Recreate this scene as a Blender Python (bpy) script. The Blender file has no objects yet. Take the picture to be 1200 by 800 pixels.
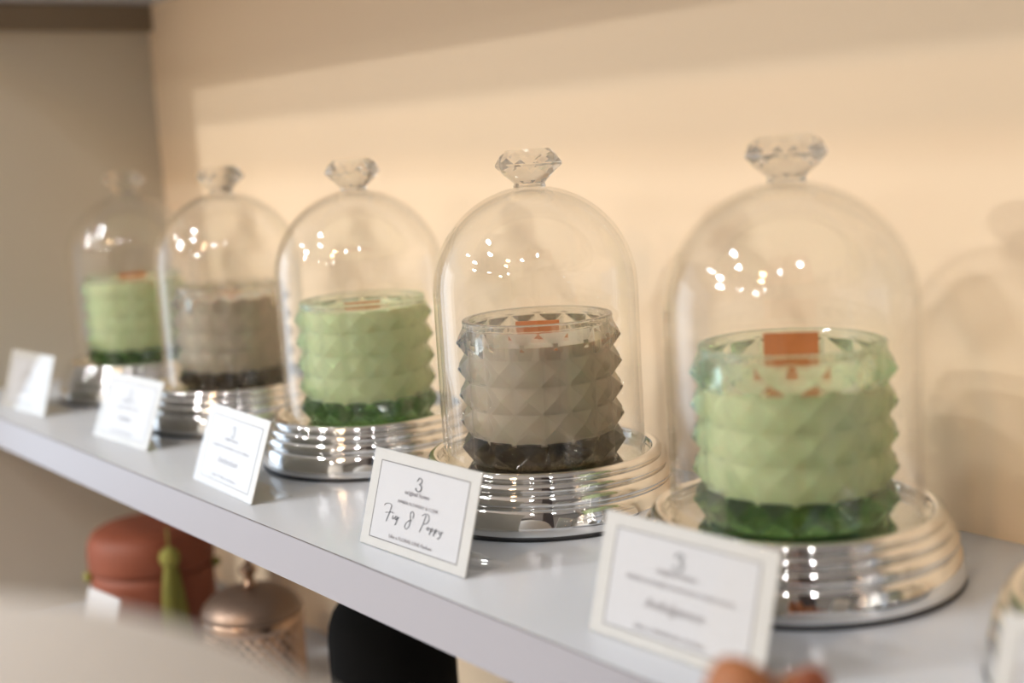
import bpy, bmesh, math, random
from mathutils import Vector, Matrix
PI = math.pi
random.seed(7)
S = bpy.context.scene
COL = S.collection

# ------------------------------------------------------------ camera
cam_d = bpy.data.cameras.new('camera')
cam = bpy.data.objects.new('camera', cam_d)
COL.objects.link(cam)
S.camera = cam
CAM = Vector((0.1792, -0.4931, 0.2192))
YAW, PITCH, ROLL, FPX = -0.9153, -0.148, -0.0603, 1538.3
f_ = Vector((math.sin(YAW)*math.cos(PITCH), math.cos(YAW)*math.cos(PITCH), math.sin(PITCH)))
r_ = Vector((math.cos(YAW), -math.sin(YAW), 0))
u_ = r_.cross(f_)
r2 = r_*math.cos(ROLL) + u_*math.sin(ROLL)
u2 = -r_*math.sin(ROLL) + u_*math.cos(ROLL)
cam.matrix_world = Matrix(((r2.x, u2.x, -f_.x, CAM.x), (r2.y, u2.y, -f_.y, CAM.y), (r2.z, u2.z, -f_.z, CAM.z), (0, 0, 0, 1)))
cam_d.sensor_width = 36
cam_d.lens = FPX*36/1200
cam_d.clip_start = 0.02
cam_d.dof.use_dof = True
cam_d.dof.focus_distance = 0.775
cam_d.dof.aperture_fstop = (cam_d.lens/1000)/0.0135
cam_d.dof.aperture_blades = 0

# ------------------------------------------------------------ world, exposure
w = bpy.data.worlds.new('world')
S.world = w
w.use_nodes = True
w.node_tree.nodes['Background'].inputs[0].default_value = (0.76, 0.93, 1.16, 1)
w.node_tree.nodes['Background'].inputs[1].default_value = 0.75
S.view_settings.view_transform = 'Standard'
S.view_settings.look = 'None'
S.view_settings.gamma = 1
S.view_settings.exposure = 0.1
S.view_settings.use_curve_mapping = False
cy = S.cycles
cy.max_bounces = 16
cy.transparent_max_bounces = 40
cy.transmission_bounces = 14
cy.glossy_bounces = 8
cy.diffuse_bounces = 4
cy.sample_clamp_indirect = 40

# ------------------------------------------------------------ lamps: ceiling spots of the shop, daylight from the shop front
def disc(name, x, y, power, colour, size=0.2, z=2.0):
    if power > 60: size = 0.26
    d = bpy.data.lights.new(name, 'AREA')
    d.shape = 'DISK'
    d.size = size
    d.energy = power
    d.color = colour
    o = bpy.data.objects.new(name, d)
    COL.objects.link(o)
    o.location = (x, y, z)
    return o
WHITE = (0.97, 0.98, 1.0)
WARM = (1.0, 0.66, 0.36)
KEY = (0.98, 0.97, 0.93)
for x, y, p, c in [(-1.2, -1.5, 15, WHITE), (-0.92, -2.25, 21, WHITE), (1.0, -1.95, 13, WHITE), (1.25, -1.15, 12, WHITE),
                   (0.32, -2.45, 13, WARM), (0.45, -3.05, 18, WARM), (0.6, -5.2, 35, (1.0, 0.94, 0.85)),
                   (-0.75, -4.7, 10, WHITE), (1.1, -4.2, 8, WHITE), (-2.6, -4.4, 135, KEY), (-2.2, -3.2, 61, KEY), (-2.8, -2.4, 16, WHITE)]:
    disc('ceiling_lamp', x, y, p, c)
d = bpy.data.lights.new('daylight', 'AREA')
d.shape = 'RECTANGLE'
d.size, d.size_y = 2.2, 2.2
d.energy = 22
d.color = (0.82, 0.91, 1.0)
o = bpy.data.objects.new('daylight', d)
COL.objects.link(o)
o.location = (-4.9, -1.9, 0.0)
o.rotation_euler = (0, -PI/2, 0)

# ------------------------------------------------------------ materials
def mat(name):
    m = bpy.data.materials.new(name)
    m.use_nodes = True
    nt = m.node_tree
    return m, nt, nt.nodes['Principled BSDF']
def plain(name, col, rough=0.5, metal=0.0, noise=0.0, scale=20, bump=0.0, bscale=200, **kw):
    m, nt, b = mat(name)
    b.inputs['Base Color'].default_value = (*col, 1)
    b.inputs['Roughness'].default_value = rough
    b.inputs['Metallic'].default_value = metal
    for k, v in kw.items():
        b.inputs[k.replace('_', ' ')].default_value = v
    tc = nt.nodes.new('ShaderNodeTexCoord')
    if noise:
        n = nt.nodes.new('ShaderNodeTexNoise')
        n.inputs['Scale'].default_value = scale
        n.inputs['Detail'].default_value = 4
        nt.links.new(tc.outputs['Object'], n.inputs['Vector'])
        mx = nt.nodes.new('ShaderNodeMix')
        mx.data_type = 'RGBA'
        mx.inputs[6].default_value = (*[c*(1-noise) for c in col], 1)
        mx.inputs[7].default_value = (*[min(1, c*(1+noise)) for c in col], 1)
        nt.links.new(n.outputs['Fac'], mx.inputs[0])
        nt.links.new(mx.outputs[2], b.inputs['Base Color'])
    if bump:
        n = nt.nodes.new('ShaderNodeTexNoise')
        n.inputs['Scale'].default_value = bscale
        nt.links.new(tc.outputs['Object'], n.inputs['Vector'])
        bp = nt.nodes.new('ShaderNodeBump')
        bp.inputs['Strength'].default_value = bump
        bp.inputs['Distance'].default_value = 0.001
        nt.links.new(n.outputs['Fac'], bp.inputs['Height'])
        nt.links.new(bp.outputs[0], b.inputs['Normal'])
    return m
def thin_glass(name, col=(0.985, 0.985, 0.98), edge=(0.82, 0.82, 0.79), base=0.04, gloss=(1, 1, 1)):
    # thin wall of clear glass: straight through, Fresnel-like mirror that grows towards grazing, longer path at the edge
    m, nt, b = mat(name)
    nt.nodes.remove(b)
    N, L = nt.nodes, nt.links
    out = N['Material Output']
    lw = N.new('ShaderNodeLayerWeight')
    lw.inputs[0].default_value = 0.5
    p5 = N.new('ShaderNodeMath'); p5.operation = 'POWER'; p5.inputs[1].default_value = 5
    L.new(lw.outputs['Facing'], p5.inputs[0])
    ma = N.new('ShaderNodeMath'); ma.operation = 'MULTIPLY_ADD'; ma.inputs[1].default_value = 1-base; ma.inputs[2].default_value = base
    L.new(p5.outputs[0], ma.inputs[0])
    p6 = N.new('ShaderNodeMath'); p6.operation = 'POWER'; p6.inputs[1].default_value = 7
    L.new(lw.outputs['Facing'], p6.inputs[0])
    mx = N.new('ShaderNodeMix'); mx.data_type = 'RGBA'
    mx.inputs[6].default_value = (*col, 1); mx.inputs[7].default_value = (*edge, 1)
    L.new(p6.outputs[0], mx.inputs[0])
    t = N.new('ShaderNodeBsdfTransparent'); L.new(mx.outputs[2], t.inputs[0])
    g = N.new('ShaderNodeBsdfGlossy'); g.inputs['Roughness'].default_value = 0.0; g.inputs[0].default_value = (*gloss, 1)
    ms = N.new('ShaderNodeMixShader')
    L.new(ma.outputs[0], ms.inputs[0]); L.new(t.outputs[0], ms.inputs[1]); L.new(g.outputs[0], ms.inputs[2])
    L.new(ms.outputs[0], out.inputs['Surface'])
    return m
def cut_glass(name, tint, fac=0.5, ior=1.45, sigma=None):
    # pressed coloured glass: part refracts, part lets light straight through so that lamps reach what is inside
    m, nt, b = mat(name)
    nt.nodes.remove(b)
    N, L = nt.nodes, nt.links
    g = N.new('ShaderNodeBsdfGlass'); g.inputs['Color'].default_value = (*tint, 1)
    g.inputs['Roughness'].default_value = 0.0; g.inputs['IOR'].default_value = ior
    t = N.new('ShaderNodeBsdfTransparent'); t.inputs[0].default_value = (*tint, 1)
    ms = N.new('ShaderNodeMixShader'); ms.inputs[0].default_value = fac
    L.new(t.outputs[0], ms.inputs[1]); L.new(g.outputs[0], ms.inputs[2])
    L.new(ms.outputs[0], N['Material Output'].inputs['Surface'])
    if sigma:      # coloured in the mass: deeper where the glass is thicker
        k = max(sigma)*1.02
        v = N.new('ShaderNodeVolumeAbsorption')
        v.inputs['Color'].default_value = (*[1-q/k for q in sigma], 1)
        v.inputs['Density'].default_value = k
        L.new(v.outputs[0], N['Material Output'].inputs['Volume'])
    return m

M = {}
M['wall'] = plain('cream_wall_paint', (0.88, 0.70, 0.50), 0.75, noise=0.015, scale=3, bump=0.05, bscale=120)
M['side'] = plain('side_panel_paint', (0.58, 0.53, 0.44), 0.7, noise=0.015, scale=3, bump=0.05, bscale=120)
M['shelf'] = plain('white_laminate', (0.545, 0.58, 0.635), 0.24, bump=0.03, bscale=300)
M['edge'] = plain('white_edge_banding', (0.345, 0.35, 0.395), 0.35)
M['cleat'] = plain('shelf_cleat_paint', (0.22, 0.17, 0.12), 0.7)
M['dark'] = plain('dark_gap', (0.10, 0.08, 0.07), 0.8)
M['chrome'] = plain('polished_chrome', (0.82, 0.815, 0.80), 0.045, 1.0)
M['mirror'] = plain('mirror_plate', (0.72, 0.72, 0.70), 0.08, 1.0)
M['rubber'] = plain('black_rubber', (0.008, 0.008, 0.009), 0.45)
M['dome'] = thin_glass('clear_dome_glass')
M['acrylic'] = thin_glass('clear_acrylic', (0.985, 0.985, 0.985), (0.8, 0.82, 0.8), 0.03)
M['knob'] = cut_glass('crystal_knob', (0.97, 0.965, 0.95), 0.85, 1.5)
M['green'] = cut_glass('green_pressed_glass', (0.98, 0.99, 0.98), 0.78, 1.5, (23, 12, 25))
M['smoke'] = cut_glass('smoke_pressed_glass', (0.98, 0.98, 0.97), 0.80, 1.5, (26, 28, 34))
M['wax_green'] = plain('green_jar_wax', (0.85, 0.84, 0.56), 0.45, noise=0.02, Subsurface_Weight=0.2, Subsurface_Scale=0.01)
M['wax_smoke'] = plain('smoke_jar_wax', (0.70, 0.62, 0.50), 0.45, noise=0.02, Subsurface_Weight=0.2, Subsurface_Scale=0.01)
M['wick'] = plain('wooden_wick', (0.50, 0.165, 0.045), 0.6, noise=0.15, scale=150)
M['card'] = plain('card_white', (0.55, 0.555, 0.57), 0.5)
M['border'] = plain('card_marbled_border', (0.55, 0.545, 0.52), 0.5, noise=0.06, scale=120)
M['ink'] = plain('dark_grey_ink', (0.06, 0.055, 0.055), 0.6)
M['ink_faint'] = plain('grey_ink', (0.22, 0.19, 0.19), 0.6)
M['line'] = plain('frame_line_ink', (0.09, 0.075, 0.07), 0.6)
M['terracotta'] = plain('terracotta_lacquer', (0.24, 0.062, 0.028), 0.6, noise=0.12, scale=40)
M['olive'] = plain('olive_thread', (0.26, 0.25, 0.055), 0.85)
M['rose'] = plain('rose_gold_metal', (0.42, 0.29, 0.21), 0.24, 1.0)
M['rose_lid'] = plain('rose_gold_lid', (0.26, 0.185, 0.14), 0.42, 0.85)
M['black'] = plain('matte_black', (0.003, 0.003, 0.003), 0.9, Specular_IOR_Level=0.1)
M['cloth'] = plain('cream_white_cloth', (0.58, 0.565, 0.54), 0.9, noise=0.03, scale=20, bump=0.3, bscale=300)
M['skin'] = plain('skin', (0.33, 0.125, 0.045), 0.6, noise=0.06, scale=60, Subsurface_Weight=0.1, Subsurface_Scale=0.005)
M['nail'] = plain('red_nail_polish', (0.28, 0.085, 0.04), 0.4)
M['floor'] = plain('dark_wood_floor', (0.42, 0.34, 0.28), 0.4, noise=0.2, scale=4)
M['room'] = plain('room_wall_paint', (0.74, 0.72, 0.68), 0.8)
M['ceil'] = plain('ceiling_paint', (0.70, 0.69, 0.67), 0.8)
M['room_dark'] = plain('dark_wall_panel', (0.10, 0.09, 0.08), 0.6)
M['added_pillar'] = plain('added_pillar_brown', (0.045, 0.028, 0.02), 0.6)  # only for the added block that the chrome mirrors as dark bands

# ------------------------------------------------------------ mesh helpers
def obj(name, bm, m, parent=None, smooth=False):
    me = bpy.data.meshes.new(name)
    bmesh.ops.recalc_face_normals(bm, faces=bm.faces)
    bm.to_mesh(me); bm.free()
    if smooth:
        me.polygons.foreach_set('use_smooth', [True]*len(me.polygons))
    me.materials.append(m)
    o = bpy.data.objects.new(name, me)
    COL.objects.link(o)
    if parent: o.parent = parent
    return o
def empty(name, loc=(0, 0, 0), rz=0.0):
    o = bpy.data.objects.new(name, None)
    o.empty_display_size = 0.02
    COL.objects.link(o)
    o.location = loc; o.rotation_euler = (0, 0, rz)
    return o
def tag(o, label=None, cat=None, group=None, kind=None):
    if label: o['label'] = label
    if cat: o['category'] = cat
    if group: o['group'] = group
    if kind: o['kind'] = kind
    return o
def box(bm, x0, x1, y0, y1, z0, z1, bev=0):
    r = bmesh.ops.create_cube(bm, size=1)
    vs = r['verts']
    for v in vs:
        v.co = Vector((x0+(v.co.x+.5)*(x1-x0), y0+(v.co.y+.5)*(y1-y0), z0+(v.co.z+.5)*(z1-z0)))
    if bev:
        es = list({e for v in vs for e in v.link_edges})
        bmesh.ops.bevel(bm, geom=es, offset=bev, segments=2, affect='EDGES', profile=.5)
    return bm
def lathe(bm, prof, n=96, closed=False, cx=0, cy_=0, phase=0):
    rings = []
    for r, z in prof:
        if r < 1e-7: rings.append([bm.verts.new((cx, cy_, z))])
        else: rings.append([bm.verts.new((cx+r*math.cos(phase+2*PI*i/n), cy_+r*math.sin(phase+2*PI*i/n), z)) for i in range(n)])
    pairs = list(zip(rings, rings[1:])) + ([(rings[-1], rings[0])] if closed else [])
    for a, b in pairs:
        for i in range(n):
            j = (i+1) % n
            if len(a) == 1 and len(b) == 1: break
            if len(a) == 1: bm.faces.new((a[0], b[i], b[j]))
            elif len(b) == 1: bm.faces.new((a[i], a[j], b[0]))
            else: bm.faces.new((a[i], a[j], b[j], b[i]))
    return bm
def arc(cx, cz, r, a0, a1, n):
    return [(cx+r*math.cos(math.radians(a0+(a1-a0)*k/n)), cz+r*math.sin(math.radians(a0+(a1-a0)*k/n))) for k in range(n+1)]
NB = bmesh.new

# ------------------------------------------------------------ structure
YF, YB, XL, XR = -0.1454, 0.109, -1.2232, 1.2
T = 0.0284
ZU = 0.3926      # underside of the shelf above
ZL = -0.25       # top of the shelf below
def struct(name, bm, m):
    o = obj(name, bm, m); o['kind'] = 'structure'; return o
struct('wall_back', box(NB(), XL-.03, XR+.03, YB, YB+.05, -1.15, 2.0), M['wall'])
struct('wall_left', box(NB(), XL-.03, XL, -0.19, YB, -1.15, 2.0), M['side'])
struct('floor', box(NB(), -5.0, 4.0, -6.6, YB+.05, -1.2, -1.15), M['floor'])
struct('ceiling', box(NB(), -5.0, 4.0, -6.6, YB+.05, 2.012, 2.06), M['ceil'])
struct('wall_front', box(NB(), -5.0, 4.0, -6.6, -6.55, -1.15, 2.012), M['room'])
struct('added_dark_pillar', box(NB(), .60, .98, -1.35, -.98, -1.15, 2.012), M['added_pillar'])  # unseen block behind the camera, added to give the chrome dark reflections
struct('wall_right', box(NB(), 2.6, 2.65, -6.6, YB, -1.15, 2.012), M['room_dark'])

def shelf(z, label, name='display_shelf', cleat=False):
    t = empty(name, ((XL+XR)/2, (YF+YB)/2, z-T))
    hx, hy = (XR-XL)/2, (YB-YF)/2
    obj('board', box(NB(), -hx, hx, -hy+.0009, hy, 0.0008, T, 0.0), M['shelf'], t)
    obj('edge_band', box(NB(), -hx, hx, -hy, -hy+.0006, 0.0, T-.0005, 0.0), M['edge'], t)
    obj('joint_line', box(NB(), -hx, hx, -hy+.0004, -hy+.0011, 0.0008, T-.0002, 0.0), M['dark'], t)
    tag(t, label, 'shelf')
    return t
shelf(0.0, 'long white laminate shelf that carries the five glass cloches')
up = shelf(ZU+T, 'upper shelf whose dark underside shows in the top left corner')
lo = shelf(ZL, 'lower shelf that carries the rose gold jar and the terracotta jar')
hx, hy = (XR-XL)/2, (YB-YF)/2
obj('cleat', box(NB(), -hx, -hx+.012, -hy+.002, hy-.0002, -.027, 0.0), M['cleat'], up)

# ------------------------------------------------------------ cloche sets
def base_parts(root):
    prof = [(0.0790, .0020), (0.0800, .0026), (0.0803, .0060), (0.0797, .0105), (0.0786, .0145), (0.0772, .0168), (0.0754, .0176),
            (0.0758, .0184), (0.0772, .0192), (0.0774, .0208), (0.0768, .0228), (0.0755, .0246), (0.0731, .0254),
            (0.0734, .0262), (0.0747, .0268), (0.0747, .0283), (0.0739, .0298), (0.0724, .0309), (0.0706, .0314),
            (0.0709, .0321), (0.0717, .0328), (0.0715, .0341), (0.0706, .0354), (0.0692, .0362), (0.0676, .0363), (0.0662, .0357), (0.0655, .0345),
            (0.0652, .0300), (0.0640, .0292), (0.0640, .0020)]
    fine = []
    # Catmull-Rom through the turned profile
    P = [prof[0]] + prof[:-2] + [prof[-3]]
    for k in range(1, len(P)-2):
        for s in range(3):
            t = s/3
            q = []
            for c in (0, 1):
                a, b, c1, d1 = P[k-1][c], P[k][c], P[k+1][c], P[k+2][c]
                q.append(.5*((2*b)+(-a+c1)*t+(2*a-5*b+4*c1-d1)*t*t+(-a+3*b-3*c1+d1)*t**3))
            fine.append(tuple(q))
    fine += prof[-3:]
    obj('stepped_ring', lathe(NB(), fine, 128, closed=True), M['chrome'], root, True)
    obj('mirror_plate', lathe(NB(), [(0, .0285), (.0648, .0285), (.0648, .0300), (0.0630, .0302), (0, .0302)], 96), M['mirror'], root)
    obj('rubber_foot', lathe(NB(), [(0, 0), (.0798, 0), (.0806, .0008), (.0802, .0024), (.0785, .0030), (0, .0030)], 128), M['rubber'], root, True)
def dome_parts(root):
    R, th, zc = .0616, .0021, .1333-.0303
    prof = [(R, .0012)] + [(R, zc*k/10+.0006) for k in range(1, 10)] + arc(0, zc, R, 0, 89.9, 36)[:-1] + [(0, zc+R)]
    inner = [(0, zc+R-th)] + arc(0, zc, R-th, 89.9, 0, 36)[1:] + [(R-th, zc*k/10+.0006) for k in range(9, 0, -1)] + [(R-th, .0012), (R-th*.5, 0.0002)]
    bm = NB()
    lathe(bm, prof[:] , 128)
    bm2 = bm
    lathe(bm2, inner[:-2]+[(R-th, .0012), (R-th*.5, .0002), (R, .0012)], 128)
    bmesh.ops.remove_doubles(bm2, verts=bm2.verts, dist=1e-6)
    obj('dome', bm2, M['dome'], root, True)
    # brilliant-cut knob: collar, pavilion, girdle, crown, table
    zt = zc+R-.0006
    bm = NB()
    n = 10
    def ring(r, z, ph, m=n): return [bm.verts.new((r*math.cos(2*PI*(i+ph)/m), r*math.sin(2*PI*(i+ph)/m), zt+z)) for i in range(m)]
    r0 = ring(.0098, 0, 0); r1 = ring(.0092, .0022, 0); r2_ = ring(.0150, .0075, .5); r3 = ring(.0200, .0124, 0); r4 = ring(.0199, .0140, 0)
    r5 = ring(.0172, .0185, .5); r6 = ring(.0130, .0222, 0)
    bm.faces.new(r0[::-1])
    for i in range(n):
        j = (i+1) % n
        bm.faces.new((r0[i], r0[j], r1[j], r1[i]))
        bm.faces.new((r1[i], r1[j], r2_[i])); bm.faces.new((r2_[i], r1[j], r2_[j]))
        bm.faces.new((r2_[i], r3[j], r3[i])); bm.faces.new((r2_[i], r2_[j], r3[j]))
        bm.faces.new((r3[i], r3[j], r4[j], r4[i]))
        bm.faces.new((r4[i], r4[j], r5[i])); bm.faces.new((r5[i], r4[j], r5[j]))
        bm.faces.new((r5[i], r6[j], r6[i])); bm.faces.new((r5[i], r5[j], r6[j]))
    bm.faces.new(r6)
    obj('knob', bm, M['knob'], root)
NC, NR = 16, 5
def jar_mesh(bm):
    z0, z1, ztop = .0022, .0822, .0868
    dz = (z1-z0)/NR
    rv, ra, ri, rtop = .0455, .0506, .0412, .0452
    rings = [[bm.verts.new((rv*math.cos(2*PI*i/NC), rv*math.sin(2*PI*i/NC), z0+k*dz)) for i in range(NC)] for k in range(NR+1)]
    for k in range(NR):
        for i in range(NC):
            j = (i+1) % NC
            a = 2*PI*(i+.5)/NC
            ap = bm.verts.new((ra*math.cos(a), ra*math.sin(a), z0+(k+.5)*dz))
            q = (rings[k][i], rings[k][j], rings[k+1][j], rings[k+1][i])
            for s in range(4): bm.faces.new((q[s], q[(s+1) % 4], ap))
    n = NC*4
    def circ(r, z): return [bm.verts.new((r*math.cos(2*PI*i/n), r*math.sin(2*PI*i/n), z)) for i in range(n)]
    seq = [circ(rtop, z1+.0010), circ(rtop+.0004, ztop-.0006), circ(rtop-.0004, ztop), circ(ri+.0006, ztop), circ(ri, ztop-.0008), circ(ri, .0160), circ(ri-.003, .0145)]
    for i in range(NC):
        A, B = rings[NR][i], rings[NR][(i+1) % NC]
        c = [seq[0][(4*i+s) % n] for s in range(5)]
        for s in range(4): bm.faces.new((c[s+1], c[s], A if s < 2 else B))
        bm.faces.new((A, B, c[2]))
    for a, b in zip(seq, seq[1:]):
        for i in range(n):
            j = (i+1) % n
            bm.faces.new((a[i], a[j], b[j], b[i]))
    bm.faces.new(seq[-1])
    low = [bm.verts.new((.041*math.cos(2*PI*i/NC), .041*math.sin(2*PI*i/NC), 0)) for i in range(NC)]
    for i in range(NC):
        j = (i+1) % NC
        bm.faces.new((low[i], low[j], rings[0][j], rings[0][i]))
    bm.faces.new(low[::-1])
def candle_parts(root, glass, wax, ztop, wick_h, wick_rot, wick_w=.0265):
    bm = NB(); jar_mesh(bm)
    jo = obj('jar', bm, glass, root)
    bv = jo.modifiers.new('rounded_ridges', 'BEVEL')
    bv.width = .0007; bv.segments = 2; bv.limit_method = 'ANGLE'; bv.angle_limit = math.radians(28)
    # wax overlaps the inner wall slightly: poured against it
    bm = NB()
    rw, aw = .0418, .0431
    zs = [.0160, .0182, .0342, .0502, .0662]
    if ztop-zs[-1] > .012: zs.append(.0822 if ztop > .0822 else ztop)
    else: zs.append(ztop)
    def wr_(r, z): return [bm.verts.new((r*math.cos(2*PI*i/NC), r*math.sin(2*PI*i/NC), z)) for i in range(NC)]
    rg = [wr_(rw, z) for z in zs]
    for k in range(len(zs)-1):
        for i in range(NC):
            j = (i+1) % NC
            q = (rg[k][i], rg[k][j], rg[k+1][j], rg[k+1][i])
            if zs[k+1]-zs[k] > .010:
                a = 2*PI*(i+.5)/NC
                ap = bm.verts.new((aw*math.cos(a), aw*math.sin(a), (zs[k]+zs[k+1])/2))
                for s in range(4): bm.faces.new((q[s], q[(s+1) % 4], ap))
            else: bm.faces.new(q)
    t1, t2, c2 = wr_(.0408, ztop-.0006), wr_(.0385, ztop-.0010), wr_(.039, .0146)
    for A, B in ((rg[-1], t1), (t1, t2), (c2, rg[0])):
        for i in range(NC): bm.faces.new((A[i], A[(i+1) % NC], B[(i+1) % NC], B[i]))
    bm.faces.new(t2); bm.faces.new(c2)
    obj('wax', bm, wax, root)
    bm = box(NB(), -wick_w/2, wick_w/2, -.0008, .0008, ztop-.004, wick_h)
    wk = obj('wick', bm, M['wick'], root)
    wk.rotation_euler = (0, 0, wick_rot)
    return root

def ribbon(bm, pts, w, z=0.00012, taper=None):
    # catmull-rom centre line -> flat ribbon
    P = [pts[0]] + list(pts) + [pts[-1]]
    c = []
    for k in range(1, len(P)-2):
        for s in range(5):
            t = s/5
            c.append(tuple(.5*((2*P[k][i])+(-P[k-1][i]+P[k+1][i])*t+(2*P[k-1][i]-5*P[k][i]+4*P[k+1][i]-P[k+2][i])*t*t+(-P[k-1][i]+3*P[k][i]-3*P[k+1][i]+P[k+2][i])*t**3) for i in (0, 1)))
    c.append(pts[-1])
    L = []
    for k, q in enumerate(c):
        a, b = c[max(0, k-1)], c[min(len(c)-1, k+1)]
        dx, dy = b[0]-a[0], b[1]-a[1]
        l = math.hypot(dx, dy) or 1
        ww = w * (taper(k/(len(c)-1), dx/l, dy/l) if taper else 1)
        L.append((bm.verts.new((q[0]-dy/l*ww, q[1]+dx/l*ww, z)), bm.verts.new((q[0]+dy/l*ww, q[1]-dx/l*ww, z))))
    for a, b in zip(L, L[1:]): bm.faces.new((a[0], a[1], b[1], b[0]))
mm = .001
def text_obj(s, size, x, y, m, parent, shear=0.0, width=None, offs=0.0):
    cu = bpy.data.curves.new('lettering', 'FONT')
    cu.body = s; cu.size = size; cu.align_x = 'CENTER'; cu.shear = shear; cu.extrude = 0.00003; cu.offset = offs
    cu.resolution_u = 3
    tmp = bpy.data.objects.new('lettering_curve', cu)
    COL.objects.link(tmp)
    bpy.context.view_layer.update()
    dg = bpy.context.evaluated_depsgraph_get()
    me = bpy.data.meshes.new_from_object(tmp.evaluated_get(dg))
    bpy.data.objects.remove(tmp)
    xs = [v.co.x for v in me.vertices]
    k = (width/(max(xs)-min(xs))) if width else 1
    mid = (max(xs)+min(xs))/2
    for v in me.vertices: v.co.x = (v.co.x-mid)*k
    me.materials.clear(); me.materials.append(m)
    o = bpy.data.objects.new('lettering', me)
    COL.objects.link(o); o.parent = parent
    o.location = (x, y, 0.00035)
    return o
def thick(t, dx, dy): return .35+.85*abs(dy)
def table_card(x0, y0, x1, y1, a_deg, label, script, mid, low, fig=False, faint=False):
    e = Vector((x1-x0, y1-y0, 0)); W = e.length; e.normalize()
    W = .099
    c = Vector(((x0+x1)/2, (y0+y1)/2, 0))
    root = empty('table_card', c, math.atan2(e.y, e.x))
    tag(root, label, 'card', 'printed cards along the shelf front')
    H = .0555
    a = math.radians(a_deg)
    def tilt(o):
        o.rotation_euler = (a, 0, 0)
        return o
    X0, X1 = -W/2, W/2
    # clear sleeve: front sheet, back sheet, foot that runs back under it
    bm = NB()
    box(bm, X0-.0006, X1+.0006, 0.0004, H+.0004, .0006, .0012)
    tilt(obj('sleeve_front', bm, M['acrylic'], root))
    bm = NB()
    box(bm, X0-.0006, X1+.0006, 0.0004, H+.0004, -.0020, -.0010)
    tilt(obj('sleeve_back', bm, M['acrylic'], root))
    bm = NB()
    box(bm, X0, X1, .0004, .030, 0.0001, .0011)
    obj('sleeve_foot', bm, M['acrylic'], root)
    tilt(obj('card_panel', box(NB(), X0, X1, .0006, H, -.0006, 0.0), M['border'], root))
    tilt(obj('printed_field', box(NB(), X0+.0085, X1-.0085, .0058, .0492, 0.0, .00010), M['card'], root))
    bm = NB()
    l0, l1, b0, b1, q = X0+.0082, X1-.0082, .0055, .0494, .00045
    box(bm, l0, l1, b0, b0+q, 0, .00022); box(bm, l0, l1, b1-q, b1, 0, .00022)
    box(bm, l0, l0+q, b0+q, b1-q, 0, .00022); box(bm, l1-q, l1, b0+q, b1-q, 0, .00022)
    tilt(obj('frame_line', bm, M['line'], root))
    pr = tilt(empty('print', (0, 0, 0))); pr.parent = root
    ink = M['ink']; ink2 = M['ink_faint']
    bm = NB()
    # open numeral-like emblem with thick and thin strokes
    cxl = -.0022
    ribbon(bm, [(cxl-2.3*mm, 42.3*mm), (cxl-.6*mm, 44.4*mm), (cxl+1.7*mm, 43.6*mm), (cxl+1.6*mm, 41.9*mm), (cxl-.2*mm, 41.0*mm)], .42*mm, .00032, thick)
    ribbon(bm, [(cxl-.2*mm, 41.0*mm), (cxl+2.1*mm, 40.2*mm), (cxl+2.3*mm, 38.2*mm), (cxl+.2*mm, 37.0*mm), (cxl-2.2*mm, 37.6*mm), (cxl-2.4*mm, 38.7*mm)], .45*mm, .00032, thick)
    obj('emblem', bm, ink, pr)
    text_obj('original home', 3.6*mm, -2.6*mm, 34.0*mm, ink2, pr, width=23*mm)
    text_obj(mid, 2.5*mm, -.4*mm, 28.4*mm, ink2, pr, width=(38 if len(mid) < 24 else 62)*mm)
    if fig:
        bm = NB()
        W_ = .27*mm
        o = -49.5
        def st(*pts, w=1.0): ribbon(bm, [((x+o)*mm, y*mm) for x, y in pts], W_*w, .00032, lambda t, dx, dy: .5+.7*abs(dy))
        st((18.2, 24.6), (20.0, 26.0), (23.6, 26.4), (25.2, 25.4), (24.6, 22.8), (23.4, 19.2), (22.4, 16.4))
        st((20.2, 20.9), (23.0, 21.4), (26.6, 22.2), (27.4, 21.6), w=1.1)
        st((28.2, 20.6), (27.9, 19.0), (28.7, 18.6), (29.6, 19.6))
        st((28.5, 22.0), (28.7, 22.2), w=1.3)
        st((32.4, 20.4), (31.0, 20.6), (30.5, 19.3), (31.5, 18.7), (32.6, 20.2), (32.2, 17.8), (31.4, 15.9), (30.8, 15.9), w=1.35)
        st((32.3, 18.6), (33.6, 20.2), (34.4, 20.6))
        st((46.6, 22.0), (47.0, 24.2), (45.6, 25.7), (43.9, 24.6), (44.2, 22.4), (44.8, 20.4), (44.2, 17.2), (42.2, 15.5), (40.5, 16.6), (41.2, 18.6), (43.8, 20.4), (46.4, 21.0))
        st((54.6, 25.0), (57.4, 26.6), (60.2, 26.2), (61.2, 24.0), (59.8, 21.8), (57.2, 21.0))
        st((58.0, 26.0), (56.6, 21.0), (54.3, 16.0))
        st((61.0, 19.9), (60.4, 18.9), (61.6, 18.4), (62.2, 19.4), (61.4, 20.0), (63.2, 19.6))
        for k in range(2):
            x = 64.2+3.6*k
            st((x, 20.0), (x-.2, 18.0), (x-.7, 16.3), w=1.3)
            st((x-.1, 19.2), (x+1.1, 20.2), (x+1.6, 19.2), (x+.6, 18.3), (x-.1, 18.6), w=1.2)
        st((71.4, 20.0), (71.8, 18.6), (72.9, 18.6), (73.9, 20.0), w=1.2)
        st((73.9, 20.0), (73.1, 17.4), (71.8, 15.6), (70.9, 16.0), w=1.1)
        st((73.6, 19.0), (75.4, 19.8))
        obj('script_lettering', bm, ink, pr)
    else:
        text_obj(script, 6.2*mm, -1.0*mm, 18.4*mm, ink2, pr, shear=.45, width=(34 if len(script) > 7 else 26)*mm)
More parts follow.
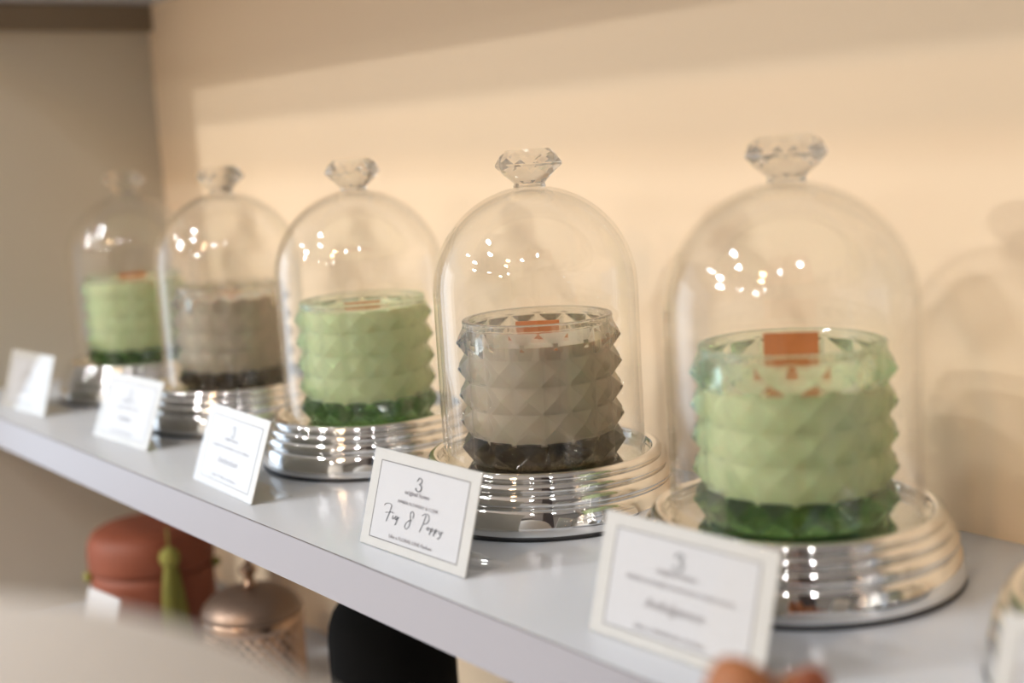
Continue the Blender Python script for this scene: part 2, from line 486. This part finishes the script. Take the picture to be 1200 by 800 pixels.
    text_obj(low, 2.9*mm, -2*mm, 8.2*mm, ink2, pr, width=40*mm)
    return root

XS = [-1.0672, -.8529, -.6371, -.4345, -.2385]
OY = [.0008, .0003, -.0002, -.0011, -.0008]
GREEN = [True, False, True, False, True]
where = ['far left end of the row, strongly blurred', 'second from the left wall', 'middle of the row, third from the left wall',
         'fourth from the left wall, in sharp focus', 'nearest and largest, at the right of the row']
view = [math.atan2(CAM.y-OY[i], CAM.x-XS[i]) for i in range(5)]
waxh = [.0815, .0760, .0800, .0735, .0690]
wickh = [.0880, .0800, .0835, .0835, .0910]
wrot = [view[0]+PI/2+.1, view[1]+PI/2-.5, view[2]+PI/2+.05, view[3]+PI/2-.12, view[4]+PI/2]
base_labels = ['stepped chrome base at the far left end under the most blurred green candle', 'stepped chrome base second from the left wall under a smoke brown candle',
    'stepped chrome base under the middle green candle', 'stepped chrome base in sharp focus under the in-focus smoke brown candle', 'large stepped chrome base under the nearest green candle at right']
dome_labels = ['clear glass dome at the far left end over the most blurred green candle', 'clear glass dome second from the left wall over a smoke brown candle',
    'clear glass dome over the middle green candle', 'clear glass dome with sharp diamond-cut knob over the in-focus brown candle', 'largest clear glass dome at right over the nearest green candle']
candle_labels = ['green studded glass candle farthest away against the left wall', 'smoke brown studded glass candle, blurred, second from the left wall',
    'green studded glass candle in the middle, between two smoke brown candles', 'smoke brown studded glass candle in sharp focus, between two green candles', 'nearest green studded glass candle with a tall flat wooden wick']
def copy_tree(o, parent=None):
    c = o.copy(); COL.objects.link(c)
    if parent: c.parent = parent
    for ch in list(o.children): copy_tree(ch, c)
    return c
bproto = dproto = None
for i in range(5):
    if bproto is None:
        b = bproto = empty('chrome_base'); base_parts(b)
        g = dproto = empty('glass_cloche'); dome_parts(g)
    else:
        b = copy_tree(bproto); g = copy_tree(dproto)
    b.location = (XS[i], OY[i], 0); b.rotation_euler = (0, 0, .4*i)
    g.location = (XS[i], OY[i], .0303); g.rotation_euler = (0, 0, .23*i+.1)
    tag(b, base_labels[i], 'base', 'stepped chrome bases in a row')
    tag(g, dome_labels[i], 'glass dome', 'glass domes in a row')
    gl, wx = ('green', 'wax_green') if GREEN[i] else ('smoke', 'wax_smoke')
    ja = view[i] + (0.0 if i != 4 else .0)
    k = empty('candle', (XS[i], OY[i], .0302), ja)
    candle_parts(k, M[gl], M[wx], waxh[i], wickh[i], wrot[i]-ja)
    tag(k, candle_labels[i], 'candle', 'studded glass candles under domes')
b = copy_tree(bproto); b.location = (-.0402, 0, 0)
tag(b, 'chrome base cut off by the right edge of the picture', 'base', 'stepped chrome bases in a row')
g = copy_tree(dproto); g.location = (-.0402, 0, .0303)
tag(g, 'glass dome on the chrome base cut off at the right picture edge', 'glass dome', 'glass domes in a row')

table_card(-1.1160, -.1235, -1.0150, -.1165, 73, 'white card at the far left end of the shelf, blank with blur', 'Velvet', 'GREEN LEAVES & WOOD', 'Like a GARDEN Parfum')
table_card(-.8925, -.1163, -.7935, -.1113, 68, 'blurred cream-edged card, second from the left, before the left smoke brown candle', 'Amber', 'AMBER FLOWERY & OAK', 'Like a WARM Parfum')
table_card(-.6793, -.1240, -.5780, -.1299, 70, 'cream-edged card before the middle green candle, a warm glint at its top', 'Seduction', 'GREEN FLOWERY & FIG FRUIT', 'Like THE Parfum')
table_card(-.4555, -.1241, -.3558, -.1215, 73, 'sharp card reading Fig & Poppy before the in-focus smoke brown candle', 'Fig & Poppy', 'AMBER FLOWERY & CORK', 'Like a FLORAL LINE Parfum', fig=True)
table_card(-.2549, -.1249, -.1575, -.1211, 74, 'large blurred card in the foreground, held at its lower right by fingers', 'Indulgence', 'GREEN FLOWERY & WOODY MUSK NOTE', 'Like a SENSUAL Parfum')
table_card(-.0605, -.1210, .0380, -.1190, 73, 'white card cut off at the lower right corner of the picture', 'Velvet', 'AMBER FLOWERY & OAK', 'Like a WARM Parfum')

# ------------------------------------------------------------ things on the shelf below
r = empty('lidded_jar', (-1.035, -.022, ZL), view[0])
r.scale = (1, 1, 1.12)
tag(r, 'round terracotta lidded jar with an olive tassel on the lower shelf', 'jar')
obj('body', lathe(NB(), [(0, 0), (.050, 0), (.0545, .003), (.0575, .02), (.0590, .045), (.0590, .068), (.0582, .0765), (0, .0765)], 64), M['terracotta'], r, True)
obj('lid', lathe(NB(), [(0, .0772), (.0596, .0772), (.0602, .080), (.0600, .093), (.0585, .101), (.0550, .107), (.0480, .1105), (.02, .112), (0, .112)], 64), M['terracotta'], r, True)
kb = obj('side_knob', lathe(NB(), arc(0, 0, .0045, -90, 90, 10), 16), M['olive'], r, True)
kb.location = (0.018, .0605, .074)
kb = obj('side_knob', lathe(NB(), arc(0, 0, .0045, -90, 90, 10), 16), M['olive'], r, True)
kb.location = (0.012, -.0605, .074)
# tassel hanging on the side that faces the camera
bm = NB()
tx, ty = .0690, .0165
lathe(bm, [(.0001, .104), (.0050, .1035), (.0085, .100), (.0098, .096), (.0085, .0905), (.0052, .0875)], 20, cx=tx-.002, cy_=ty)
ts = obj('tassel_head', bm, M['olive'], r, True)
bm = NB()
for k in range(110):
    a = random.random()*2*PI; rr = math.sqrt(random.random())
    x0_, y0_ = tx-.002+.0055*rr*math.cos(a), ty+.0055*rr*math.sin(a)
    x1_, y1_ = tx+.0135*rr*math.cos(a)*.8+.001, ty+.0145*rr*math.sin(a)
    z1_ = .004+random.random()*.004
    prev = None
    for s in range(5):
        t = s/4
        k1 = 1-(1-t)**2
        c = Vector((x0_+(x1_-x0_)*k1, y0_+(y1_-y0_)*k1, .090+(z1_-.090)*t))
        ringv = [bm.verts.new(c+Vector((.0009*math.cos(q), .0009*math.sin(q), 0))) for q in (0, 2.1, 4.2)]
        if prev:
            for q in range(3): bm.faces.new((prev[q], prev[(q+1) % 3], ringv[(q+1) % 3], ringv[q]))
        prev = ringv
fr = obj('tassel_fringe', bm, M['olive'], r); fr['kind'] = 'stuff'
bm = NB()
for s in range(9):
    t0, t1 = s/9, (s+1)/9
    def pp(t): return Vector((tx-.002-(.030*t), ty, .1035+.0105*math.sin(PI*.5*min(1, t*1.6))))
    a_, b_ = pp(t0), pp(t1)
    A = [bm.verts.new(a_+Vector((0, .0009*math.cos(q), .0009*math.sin(q)))) for q in (0, 1.57, 3.14, 4.71)]
    B = [bm.verts.new(b_+Vector((0, .0009*math.cos(q), .0009*math.sin(q)))) for q in (0, 1.57, 3.14, 4.71)]
    for q in range(4): bm.faces.new((A[q], A[(q+1) % 4], B[(q+1) % 4], B[q]))
obj('tassel_cord', bm, M['olive'], r)

r = empty('lidded_jar', (-.868, 0, ZL), view[1])
tag(r, 'rose gold diamond-cut jar with a domed lid and finial on the lower shelf', 'jar')
bm = NB()
nC, nR, rb = 30, 9, .0432
zz0, zz1 = .004, .062
vr = []
for k in range(nR+1):
    z = zz0+(zz1-zz0)*k/nR
    vr.append([bm.verts.new((rb*math.cos(2*PI*(i+.5*(k % 2))/nC), rb*math.sin(2*PI*(i+.5*(k % 2))/nC), z)) for i in range(nC)])
def quadpyr(a, b, c, d_):
    q = [a, b, c, d_]
    ce = sum((v.co for v in q), Vector())/4
    rad = Vector((ce.x, ce.y, 0)).normalized()
    ap = bm.verts.new(Vector((rad.x*.0455, rad.y*.0455, ce.z)))
    for s in range(4): bm.faces.new((q[s], q[(s+1) % 4], ap))
for k in range(1, nR):      # lattice of diamonds between three ring levels
    for i in range(nC):
        o1 = 1 if k % 2 else 0
        left, right = vr[k][(i) % nC], vr[k][(i+1) % nC]
        dn = vr[k-1][(i+o1) % nC]; upv = vr[k+1][(i+o1) % nC]
        quadpyr(left, dn, right, upv)
for i in range(nC):
    j = (i+1) % nC
    bm.faces.new((vr[0][i], vr[0][j], vr[1][i]))
    e_ = vr[nR][i], vr[nR][j]
    o1 = 1 if nR % 2 else 0
    bm.faces.new((vr[nR][i], vr[nR][j], vr[nR-1][(i+o1) % nC]))
bm.faces.new(vr[0][::-1])
obj('body', bm, M['rose'], r)
obj('rim', lathe(NB(), [(.0415, .058), (.0452, .060), (.0460, .063), (.0458, .0705), (.0445, .0715), (.0395, .0715), (.0395, .058)], 64, closed=True), M['rose'], r, True)
obj('base_disc', lathe(NB(), [(0, 0), (.042, 0), (.044, .002), (.0435, .0045), (0, .0045)], 48), M['rose'], r, True)
obj('lid', lathe(NB(), [(0, .0716), (.0440, .0716), (.0449, .0722), (.0448, .0745), (.0425, .0790), (.0370, .0850), (.028, .0902), (.016, .0932), (.006, .0942), (0, .0942)], 64), M['rose_lid'], r, True)
fin = [(0, .0940), (.0060, .0942), (.0066, .0952), (.0040, .0968), (.0030, .0985), (.0052, .1000), (.0052, .1012), (.0034, .1030), (.0060, .1050), (.0082, .1085), (.0078, .1120), (.0045, .1150), (.0030, .1165), (.0040, .1180), (.0025, .1200), (0, .1205)]
obj('finial', lathe(NB(), fin, 12), M['rose'], r)

r = empty('black_vase', (-.632, 0, ZL))
tag(r, 'matte black rounded vase under the shelf, cut by the lower edge', 'vase')
pr_ = [(0, 0), (.040, 0), (.0455, .003), (.0470, .03), (.0478, .060), (.0478, .110), (.0466, .122), (.0430, .1325), (.0375, .140), (.029, .145), (.0265, .147), (.025, .146), (.0245, .140), (.0245, .070), (0, .070)]
obj('body', lathe(NB(), pr_, 72), M['black'], r, True)

r = empty('table_card', (-.972, -.118, ZL), .1)
tag(r, 'small white card on the lower shelf beside the terracotta jar', 'card')
c_ = obj('card_panel', box(NB(), -.03, .03, .0006, .090, -.0006, .0006), M['card'], r); c_.rotation_euler = (math.radians(74), 0, 0)
c_ = obj('sleeve_foot', box(NB(), -.03, .03, .0, .024, 0, .001), M['acrylic'], r)

# ------------------------------------------------------------ foreground: cloth-covered pedestal at lower left
pc, pr0, pz = Vector((-.0800, -.4590, 0)), .155, -.0173
r = empty('covered_pedestal', (pc.x, pc.y, -1.15))
bm = NB()
n = 72
prev = bm.verts.new((0, 0, pz+pr0+1.15))
for k in range(1, 33):
    if k <= 22:
        a = PI/2*k/22
        rr, z = pr0*math.sin(a), pz+pr0*math.cos(a)+1.15
    else:
        t = (k-22)/10
        rr, z = pr0*(1+.03*t), (pz+1.15)*(1-t)
    amp = 0 if k < 22 else .035*min(1, (k-22)/4)
    ring_ = [bm.verts.new((rr*(1+amp*math.sin(9*2*PI*i/n))*math.cos(2*PI*i/n), rr*(1+amp*math.sin(9*2*PI*i/n))*math.sin(2*PI*i/n), z)) for i in range(n)]
    for i in range(n):
        j = (i+1) % n
        if k == 1: bm.faces.new((prev, ring_[i], ring_[j]))
        else: bm.faces.new((prev[i], prev[j], ring_[j], ring_[i]))
    prev = ring_
bm.faces.new(prev)
obj('cloth_cover', bm, M['cloth'], r, True)
tag(r, 'cream white cloth-covered rounded form, blurred in the lower left foreground', 'pedestal')

# ------------------------------------------------------------ hand reaching up to the nearest card
def skin_mesh(name, verts, edges, radii, m, parent, sub=2, root=0):
    me = bpy.data.meshes.new(name)
    me.from_pydata([tuple(v) for v in verts], edges, [])
    tmp = bpy.data.objects.new(name, me); COL.objects.link(tmp)
    md = tmp.modifiers.new('skin', 'SKIN'); md.use_smooth_shade = True
    for i, sv in enumerate(me.skin_vertices[0].data):
        sv.radius = (radii[i], radii[i]); sv.use_root = (i == root)
    sb = tmp.modifiers.new('sub', 'SUBSURF'); sb.levels = sub; sb.render_levels = sub
    bpy.context.view_layer.update()
    dg = bpy.context.evaluated_depsgraph_get()
    me2 = bpy.data.meshes.new_from_object(tmp.evaluated_get(dg))
    bpy.data.objects.remove(tmp)
    me2.name = name
    me2.materials.clear(); me2.materials.append(m)
    o = bpy.data.objects.new(name, me2); COL.objects.link(o)
    if parent: o.parent = parent
    return o
def at(px, py, t):
    return CAM + (f_ + r2*((px-600)/FPX) + u2*((400-py)/FPX))*t
# joints given where they stand in the shop: t metres in front of the lens
hv, he, hr = [], [], []
def J(p, r, prev=None):
    hv.append(Vector(p)); hr.append(r)
    if prev is not None: he.append((prev, len(hv)-1))
    return len(hv)-1
org = at(868, 770, .41)     # thumb tip
HX = r2.copy(); HY = u2.copy(); HZ = -f_.copy()   # hand axes: across, up, towards the wrist side
def H(a, b, c): return org + HX*a*.001 + HY*b*.001 + HZ*c*.001
wr = J(H(38, -125, 60), .026)
el = J(H(62, -240, 150), .034, wr)
pm = J(H(30, -88, 36), .027, wr)
# thumb
k = J(H(8, -66, 26), .0165, pm); k = J(H(-6, -34, 8), .0135, k); k = J(H(0, -10, 0), .0135, k); J(H(5, -1.5, -2), .0110, k)
def finger(base, mid1, mid2, tip, r0):
    k = J(H(*base), r0*1.35, pm); k = J(H(*mid1), r0*1.08, k); k = J(H(*mid2), r0*.98, k); J(H(*tip), r0*.80, k)
finger((32, -50, 12), (22, -28, -2), (20, -12, -3), (19.5, -5.5, -1), .0100)
finger((46, -56, 12), (50, -40, -2), (50, -34, -8), (48, -33, -10), .0095)
finger((60, -62, 18), (66, -50, 4), (66, -46, 0), (63, -46, -2), .0088)
finger((70, -70, 26), (84, -58, 4), (82, -52, -8), (77, -52, -12), .0075)
r = empty('hand', H(62, -240, 150))
tag(r, 'fingertips of a hand reaching up to the nearest card at the bottom edge', 'person')
hd = skin_mesh('hand_skin', [v-r.location for v in hv], he, hr, M['skin'], r)
bm = NB()
bmesh.ops.create_uvsphere(bm, u_segments=16, v_segments=10, radius=1)
n_ = obj('fingernail', bm, M['nail'], r, True)
n_.matrix_local = Matrix.Translation(H(21, -8, 5)-r.location) @ Matrix(((HX.x, HY.x, HZ.x, 0), (HX.y, HY.y, HZ.y, 0), (HX.z, HY.z, HZ.z, 0), (0, 0, 0, 1))) @ Matrix.Diagonal((.0062, .0068, .0020, 1))
